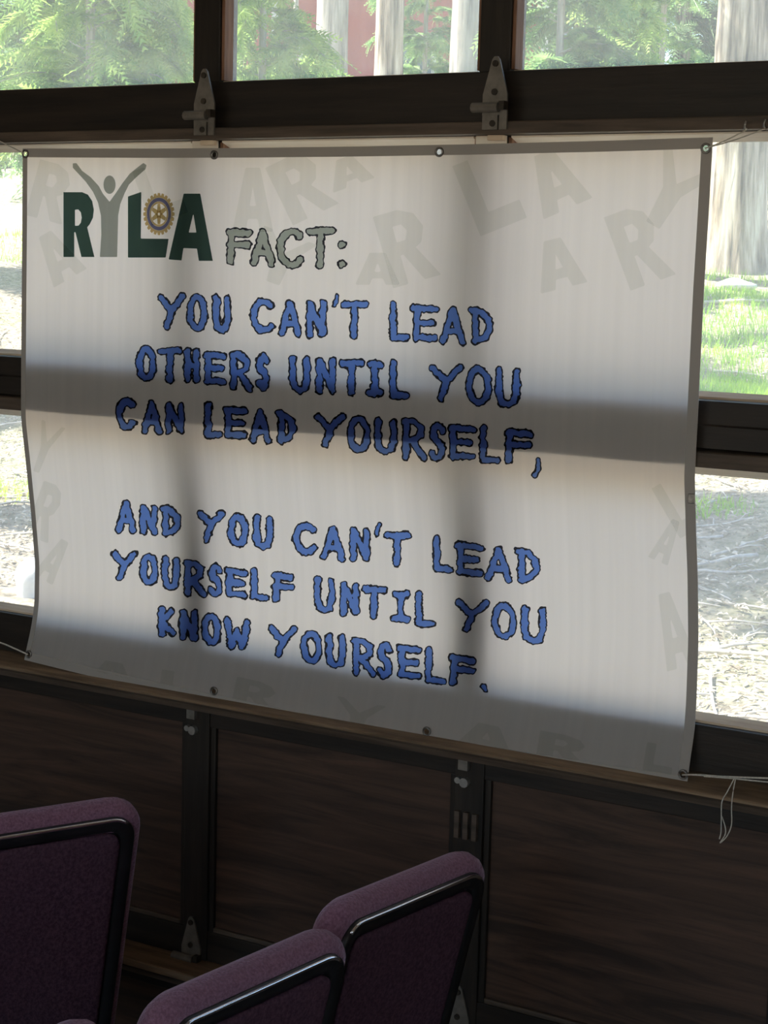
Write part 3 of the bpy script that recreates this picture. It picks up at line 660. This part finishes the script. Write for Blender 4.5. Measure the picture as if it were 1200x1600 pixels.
def place(o, far_px, near_px, wlen=.412):
    """set the far top corner and the line of the back's top edge by two photo points at the top's height"""
    a = on_z(*far_px, ZC); b = on_z(*near_px, ZC); d = (b-a)[:2]; d /= np.linalg.norm(d)
    c = a[:2]+d*(wlen/2)
    o.rotation_euler = (0, 0, math.atan2(-d[1], -d[0])-math.pi/2)
    o.location = (c[0], c[1], 0)
chs = [chair]+[copy_tree(chair) for _ in range(3)]
place(chs[0], (762, 1330), (512, 1432)); place(chs[1], (546, 1450), (215, 1596)); place(chs[2], (224, 1250), (0, 1284)); place(chs[3], (178, 1588), (-122, 1734))
lab = ['plum fabric chair standing closest to the dark plywood wall in its row', 'plum fabric chair between two others in the row with glossy black edging', 'dim plum chair standing alone in the row ahead, its back slightly turned', 'plum fabric chair at the end of the row, only its top corner showing']
for o, t in zip(chs, lab): tag(o, t, 'chair', 'plum auditorium chairs')

# ------------------------------------------------------------------ outside: trees
def ground_hit(px, py):
    d = ray(px, py); t = 3.0
    while t < 80:
        p = CAM+d*t
        if p[2] < gz(np.array(p[0]), np.array(p[1])) and p[1] > .5: return p
        t += .03
    return CAM+d*30
def at_dir(px, y_world, py=400.0):
    d = ray(px, py); t = (y_world-CAM[1])/d[1]; return CAM+d*t
def trunk_mesh(name, h, r0, r1, mat, parent, flare=.35, seg=28, n=22, ridges=.06, lean=(0, 0)):
    V = []; Fc = []; ph = random.uniform(0, 6)
    for j in range(n+1):
        t = j/n; z = h*t-.3; r = r0+(r1-r0)*t+flare*r0*math.exp(-t*h/.5)
        for k in range(seg):
            a = 2*math.pi*k/seg
            rr = r*(1+ridges*math.sin(a*7+ph+t*2)+ridges*.7*math.sin(a*13+ph*2-t*3)+ridges*.5*random.uniform(-1, 1))
            V.append((rr*math.cos(a)+lean[0]*t*h, rr*math.sin(a)+lean[1]*t*h, z))
    for j in range(n):
        for k in range(seg): Fc.append((j*seg+k, j*seg+(k+1) % seg, (j+1)*seg+(k+1) % seg, (j+1)*seg+k))
    return from_py(name, V, Fc, mat, parent, smooth=True)
def fronds(branches, size, per, seed):
    """feathery drooping sprays along branch curves -> verts, faces"""
    r = np.random.default_rng(seed); B = np.array(branches); nb, L, _ = B.shape; N = nb*per
    bi = np.repeat(np.arange(nb), per); t = r.uniform(.12, 1.0, N)*(L-1); i = np.minimum(t.astype(int), L-2); f = (t-i)[:, None]
    p0 = B[bi, i]; p1 = B[bi, i+1]; p = p0+(p1-p0)*f; d = p1-p0; d /= np.linalg.norm(d, axis=1, keepdims=True)+1e-9
    side = np.cross(d, [0, 0, 1.0]); side /= np.linalg.norm(side, axis=1, keepdims=True)+1e-9
    ax = d*r.uniform(.3, 1, (N, 1))+side*r.uniform(-1, 1, (N, 1)); ax[:, 2] += r.uniform(-.7, .25, N); ax /= np.linalg.norm(ax, axis=1, keepdims=True)
    bn = np.cross(ax, r.normal(size=(N, 3))*.5+np.array([0, 0, 1.0])); bn /= np.linalg.norm(bn, axis=1, keepdims=True)+1e-9
    S = size*r.uniform(.6, 1.4, (N, 1)); out = []; dn = np.array([0, 0, -1.0])
    for k in range(7):
        u = k/6; b = p+ax*S*u+dn*.18*S*u*u
        for sg in (-1, 1):
            ln = S*.42*(1-.65*u); tip = b+ax*ln*.75+bn*sg*ln*.7+dn*.1*ln; w = ax*S*.07
            out.append(np.stack([b-w, b+w, tip], 1))
    V = np.concatenate(out, 0).reshape(-1, 3)
    return V, np.arange(len(V)).reshape(-1, 3).tolist()
FEET = []                                                    # (x, y, radius) of trunks and boulders
def conifer(name, px, yw, label, group, th, tr, z0, z1, reach, nb, per, size, mat, bark, seed, up=False):
    c = at_dir(px, yw); base = float(gz(np.array(c[0]), np.array(yw)))
    root = empty(name, (c[0], yw, base)); tag(root, label, 'tree', group); FEET.append((c[0], yw, tr*1.75+.05))
    trunk_mesh('trunk', th, tr, tr*.55, bark, root, flare=.3)
    r = np.random.default_rng(seed); br = []
    for k in range(nb):
        a = r.uniform(0, 2*math.pi); z = r.uniform(z0, z1)-base; R = reach*r.uniform(.5, 1)*(1-.35*(z+base-z0)/(z1-z0))
        pts = []
        for q in range(6):
            u = q/5; pts.append((math.cos(a)*R*u+r.normal()*.03, math.sin(a)*R*u+r.normal()*.03, z+.22*R*math.sin(u*2.4)-.30*R*u*u))
        br.append(pts)
    V = []; Fc = []
    for pts in br:
        v, f = tube_data(pts, [tr*.10*(1-.8*q/5)+.003 for q in range(6)], 4); b = len(V); V += [tuple(x) for x in v]; Fc += [tuple(b+i for i in y) for y in f]
    tag(from_py('branches', V, Fc, bark, root), kind='stuff')
    V, Fc = fronds(br, size, per, seed+1)
    tag(from_py('foliage', V, Fc, mat, root), kind='stuff')
    return root
# big trunks
conifer('cedar_tree', 1147, 18.0, 'thick fluted cedar trunk rising from the sunlit grass', 'tall cedars', 11, .37, 8.6, 11.4, 1.9, 18, 26, .34, M['leaf_b'], M['bark'], 11)
conifer('cedar_tree', 727, 16.0, 'grey cedar trunk standing right against the window stile', 'tall cedars', 11, .27, 8.6, 11.4, 1.8, 18, 26, .34, M['leaf_b'], M['bark_grey'], 12)
conifer('cedar_tree', 600, 21.0, 'pale straight trunk in front of the red cabin', 'tall cedars', 11, .24, 8.6, 11.4, 1.8, 18, 26, .34, M['leaf_b'], M['bark'], 13)
conifer('cedar_tree', 512, 23.0, 'slim grey trunk beside the pale one near the cabin', 'tall cedars', 11, .30, 8.6, 11.4, 1.8, 18, 26, .34, M['leaf_b'], M['bark_grey'], 14)
# young leafy conifers
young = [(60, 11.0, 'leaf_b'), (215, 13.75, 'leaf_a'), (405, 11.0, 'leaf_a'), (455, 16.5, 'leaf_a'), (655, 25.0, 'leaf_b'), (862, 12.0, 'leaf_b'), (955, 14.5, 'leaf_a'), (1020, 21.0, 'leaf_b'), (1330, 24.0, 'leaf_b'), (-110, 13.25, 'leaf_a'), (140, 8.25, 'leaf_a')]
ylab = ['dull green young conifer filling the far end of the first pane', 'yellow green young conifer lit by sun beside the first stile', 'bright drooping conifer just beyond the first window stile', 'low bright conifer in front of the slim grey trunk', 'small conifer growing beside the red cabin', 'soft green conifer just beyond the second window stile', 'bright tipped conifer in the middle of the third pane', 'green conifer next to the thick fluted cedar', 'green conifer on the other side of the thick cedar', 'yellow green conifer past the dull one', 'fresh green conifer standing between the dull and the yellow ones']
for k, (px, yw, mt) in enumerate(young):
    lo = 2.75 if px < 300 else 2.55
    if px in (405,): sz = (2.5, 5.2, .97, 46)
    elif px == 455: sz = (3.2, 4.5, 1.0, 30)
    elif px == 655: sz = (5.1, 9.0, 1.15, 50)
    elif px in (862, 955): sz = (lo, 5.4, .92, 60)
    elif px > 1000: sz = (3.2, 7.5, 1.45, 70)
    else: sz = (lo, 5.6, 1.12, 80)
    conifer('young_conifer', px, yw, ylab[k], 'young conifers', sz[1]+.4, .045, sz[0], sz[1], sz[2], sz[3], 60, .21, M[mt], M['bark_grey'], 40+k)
# a tall cedar beside the building whose crown shades the near ground
def shade_tree(x, y, label, seed):
    base = float(gz(np.array(x), np.array(y))); root = empty('cedar_tree', (x, y, base)); tag(root, label, 'tree', 'tall cedars')
    trunk_mesh('trunk', 13, .33, .15, M['bark'], root, flare=.3); q = np.random.default_rng(seed); br = []
    for k in range(34):
        a = q.uniform(0, 6.28); z = q.uniform(7.8, 11.4); Rr = 1.9*q.uniform(.4, 1)
        br.append([(math.cos(a)*Rr*u, math.sin(a)*Rr*u, z+.2*Rr*math.sin(u*2.4)-.3*Rr*u*u) for u in np.linspace(0, 1, 6)])
    V, Fc = fronds(br, .5, 40, seed+1); tag(from_py('foliage', V, Fc, M['leaf_b'], root), kind='stuff')
def shade_at(px, py, hc, label, seed):
    g = ground_hit(px, py); k = hc/abs(SUN_DIR.z); shade_tree(g[0]-SUN_DIR.x*k, g[1]-SUN_DIR.y*k, label, seed)
shade_at(1150, 850, 9.6, 'tall cedar beside the building shading the near litter', 301)
shade_at(20, 640, 10.0, 'tall cedar farther along the building past the door', 302)
shade_at(1150, 600, 11.0, 'tall cedar shading the edge of the grass', 303)
# forest behind
for k, (px, yw) in enumerate([(-60, 30.0), (120, 24.75), (215, 35.75), (330, 47.0), (470, 44.75), (690, 50.0), (800, 40.25), (900, 29.25), (1050, 38.25), (1120, 44.0), (1242, 34.25), (1330, 28.5)]):
    conifer('background_conifer', px, yw, 'dark green conifer in the shady wood far behind', 'conifers in the wood behind', 13, .22, 3.2, 13, 1.95, 80, 40, .58, M['leaf_c'], M['bark'], 90+k)

# ------------------------------------------------------------------ the red cabin
cc = at_dir(545, 31.0); cb = float(gz(np.array(cc[0]), np.array(31.0)))
cabin = empty('cabin', (cc[0], 31.0, cb), math.radians(28)); tag(cabin, 'red board cabin with white window trim behind the trunks', 'cabin')
_box0('wall', (-4.2, 0, -.4), (4.2, 5, 4.6), M['cabin_red'], cabin)
prism_x('roof', [(-.5, 4.5), (2.5, 6.2), (5.5, 4.5), (5.5, 4.35), (2.5, 6.05), (-.5, 4.35)], -4.6, 4.6, M['cabin_roof'], cabin)
for x0 in (-2.9, -.7, 1.3, 2.9):
    w = _box0('window', (x0-.5, -.06, 1.75), (x0+.5, .02, 3.1), M['cabin_white'], cabin)
    _box0('window_glass', (x0-.4, -.08, 1.87), (x0-.03, -.055, 2.98), M['cabin_glass'], w); _box0('window_glass', (x0+.03, -.08, 1.87), (x0+.4, -.055, 2.98), M['cabin_glass'], w)
for x0 in (-4.2, -1.8, 4.05): _box0('corner_board', (x0, -.07, -.4), (x0+.16, .0, 4.5), M['cabin_white'], cabin)
_box0('porch_rail', (.2, -1.2, 1.45), (4.2, -1.12, 1.6), M['cabin_red'], cabin); _box0('porch_rail', (.2, -1.2, .95), (4.2, -1.12, 1.05), M['cabin_red'], cabin)
for k in range(6): _box0('porch_post', (.2+k*.78, -1.2, -.3), (.29+k*.78, -1.12, 1.6), M['cabin_white'], cabin)
_box0('porch_deck', (0, -1.25, -.4), (4.3, 0, .72), M['cabin_roof'], cabin)

# ------------------------------------------------------------------ forest floor: litter, grass, twigs, rocks
def in_view_xy(n, y0, y1, seed, bias=1.4):
    r = np.random.default_rng(seed); y = y0+(y1-y0)*r.uniform(0, 1, n)**bias
    k = (y-CAM[1])/-CAM[1]; x = r.uniform(-2.95*k, -.55*k)
    return x, y
def rock(px, py, rad, flat, label, seed):
    c = ground_hit(px, py); bm = bmesh.new(); bmesh.ops.create_icosphere(bm, subdivisions=3, radius=1.0); q = np.random.default_rng(seed); ph = q.uniform(0, 6, 6)
    for v in bm.verts:
        n = 1+.14*math.sin(v.co.x*3+ph[0])+.12*math.sin(v.co.y*4+ph[1])+.1*math.sin(v.co.z*5+ph[2])
        v.co = Vector((v.co.x*rad*n, v.co.y*rad*n*.8, v.co.z*rad*flat*n))
    o = from_bm('boulder', bm, M['rock'], smooth=True); o.location = (c[0], c[1], c[2]+rad*flat*.3); FEET.append((c[0], c[1], rad*1.4+.02)); return tag(o, label, 'rock')
rock(1150, 452, .22, .45, 'low pale boulder lying in the sunlit grass', 1)
rock(52, 930, .11, 1.1, 'upright pale stone on the litter beside the banner edge', 2)
def clear_of_feet(x, y, pad):
    ok = np.ones(np.shape(x), bool)
    for (fx, fy, fr_) in FEET: ok &= np.hypot(x-fx, y-fy) > fr_+pad
    return ok
x, y = in_view_xy(52000, 2.2, 16, 1); k_ = clear_of_feet(x, y, .03); x, y = x[k_], y[k_]; z = gz(x, y); r = np.random.default_rng(2); V = []; Fc = []
for i in range(len(x)):
    a = r.uniform(0, 6.28); L = r.uniform(.008, .028); w = L*r.uniform(.15, .45); t = r.uniform(-.45, .45)
    ux, uy = math.cos(a), math.sin(a); m = len(V); h = z[i]+.006+r.uniform(0, .02)
    V += [(x[i]-ux*L, y[i]-uy*L, h-t*L), (x[i]+uy*w, y[i]-ux*w, h+.004), (x[i]+ux*L, y[i]+uy*L, h+t*L), (x[i]-uy*w, y[i]+ux*w, h+.01)]; Fc.append((m, m+1, m+2, m+3))
tag(from_py('leaf_litter', V, Fc, M['litter']), 'dry leaves and needles strewn over the forest floor', 'leaf litter', kind='stuff')
V = []; Fc = []
def blades(n, cx, cy, rx, ry, hmin, hmax, seed):
    r = np.random.default_rng(seed)
    for i in range(n):
        a = r.uniform(0, 6.28); q = math.sqrt(r.uniform(0, 1)); X = cx+rx*q*math.cos(a); Y = cy+ry*q*math.sin(a)
        if not clear_of_feet(X, Y, .08): continue
        Zg = float(gz(np.array(X), np.array(Y)))
        h = r.uniform(hmin, hmax); b = r.uniform(0, 6.28); lx, ly = math.cos(b)*h*.5, math.sin(b)*h*.5; w = .006
        m = len(V); V.extend([(X-w*math.sin(b), Y+w*math.cos(b), Zg-.01), (X+w*math.sin(b), Y-w*math.cos(b), Zg-.01), (X+lx, Y+ly, Zg+h)]); Fc.append((m, m+1, m+2))
blades(16000, -6.0, 14.0, 2.6, 4.2, .05, .15, 3); blades(5000, -4.7, 9.6, 1.1, .9, .04, .11, 4); blades(2500, -9, 12, 2.0, 2.5, .04, .1, 5); blades(2500, -16, 17, 3.0, 2.5, .05, .14, 6); blades(400, -3.6, 6.4, .4, .35, .03, .08, 8); blades(500, -7.2, 5.0, .6, .4, .03, .08, 9)
tag(from_py('grass', V, Fc, M['grass']), 'bright green grass growing in sunlit patches', 'grass', kind='stuff')
r = np.random.default_rng(21)
from mathutils.bvhtree import BVHTree
TWIGS = []
def twig(px_, py_, L, ang, rad, fork=True):
    V = []; Fc = []; P = []
    n = 7; bend = r.normal()*.25
    for k in range(n):
        u = k/(n-1)-.5; a = ang+bend*u
        X = px_+L*u*math.cos(a); Y = py_+L*u*math.sin(a); P.append((X, Y, float(gz(np.array(X), np.array(Y)))+rad*1.2+.015*r.uniform(0, 1)))
    V, Fc = tube_data(P, [rad*(1.1-.8*k/(n-1)) for k in range(n)], 5)
    if fork:
        for q in (2, 4):
            a = ang+random.choice((-1, 1))*r.uniform(.4, .9); s = Vector(P[q]); e = s+Vector((math.cos(a), math.sin(a), .12))*L*r.uniform(.2, .4)
            v, f = tube_data([s, (s+e)/2+Vector((0, 0, .01)), e], [rad*.6, rad*.5, rad*.25], 4); b = len(V); V += v; Fc += [tuple(b+i for i in t) for t in f]
    tree = BVHTree.FromPolygons([tuple(v) for v in V], Fc)
    if any(tree.overlap(t) for t in TWIGS) or (rad < .015 and not clear_of_feet(np.array([v[0] for v in V]), np.array([v[1] for v in V]), .0).all()): return None
    TWIGS.append(tree)
    o = from_py('fallen_twig', V, Fc, M['twig'], smooth=True); c = Vector(P[3]); o.data.transform(Matrix.Translation(-c)); o.location = c
    tag(o, ('long ' if L > .75 else 'short ')+('thick' if rad > .0075 else 'thin')+' bleached forked twig lying on the leaf litter', 'twig', 'fallen twigs on the forest floor'); return o
for (a, b, L, ang, rad, lb) in ((1160, 475, 1.3, .25, .022, 'long pale fallen branch lying across the sunlit grass'), (1150, 1028, .7, .1, .016, 'straight pale stick lying on the open litter')):
    p = ground_hit(a, b); o = twig(p[0], p[1], L, ang, rad); tag(o, lb, 'branch'); o.name = 'fallen_branch'; del o['group']
for (a, b, L, da, rad) in ((1165, 858, .55, .75, .008), (1128, 785, .4, .95, .008), (1165, 897, .6, .2, .009), (1180, 955, .45, -.5, .008), (1135, 825, .5, .5, .007), (1170, 1000, .4, 1.1, .007), (22, 790, .5, .3, .009), (30, 860, .4, -.4, .008)):
    p = ground_hit(a, b)
    for _try in range(20):
        if twig(p[0]+r.normal()*.04*_try, p[1]+r.normal()*.04*_try, L, .542+da, rad): break
tx, ty = in_view_xy(170, 2.6, 11, 31, 1.1)
for i in range(170):
    dv = np.array([tx[i], ty[i], float(gz(tx[i], ty[i]))])-CAM; tpx = 600+F_PX*(dv@RIGHT)/(dv@_fw)
    if 190 < tpx < 930: continue                             # wholly behind the banner
    for _try in range(30):
        if twig(tx[i]+r.normal()*.12*_try**.5, ty[i]+r.normal()*.12*_try**.5, r.uniform(.35, 1.1), r.uniform(0, 6.28), r.uniform(.004, .011)): break
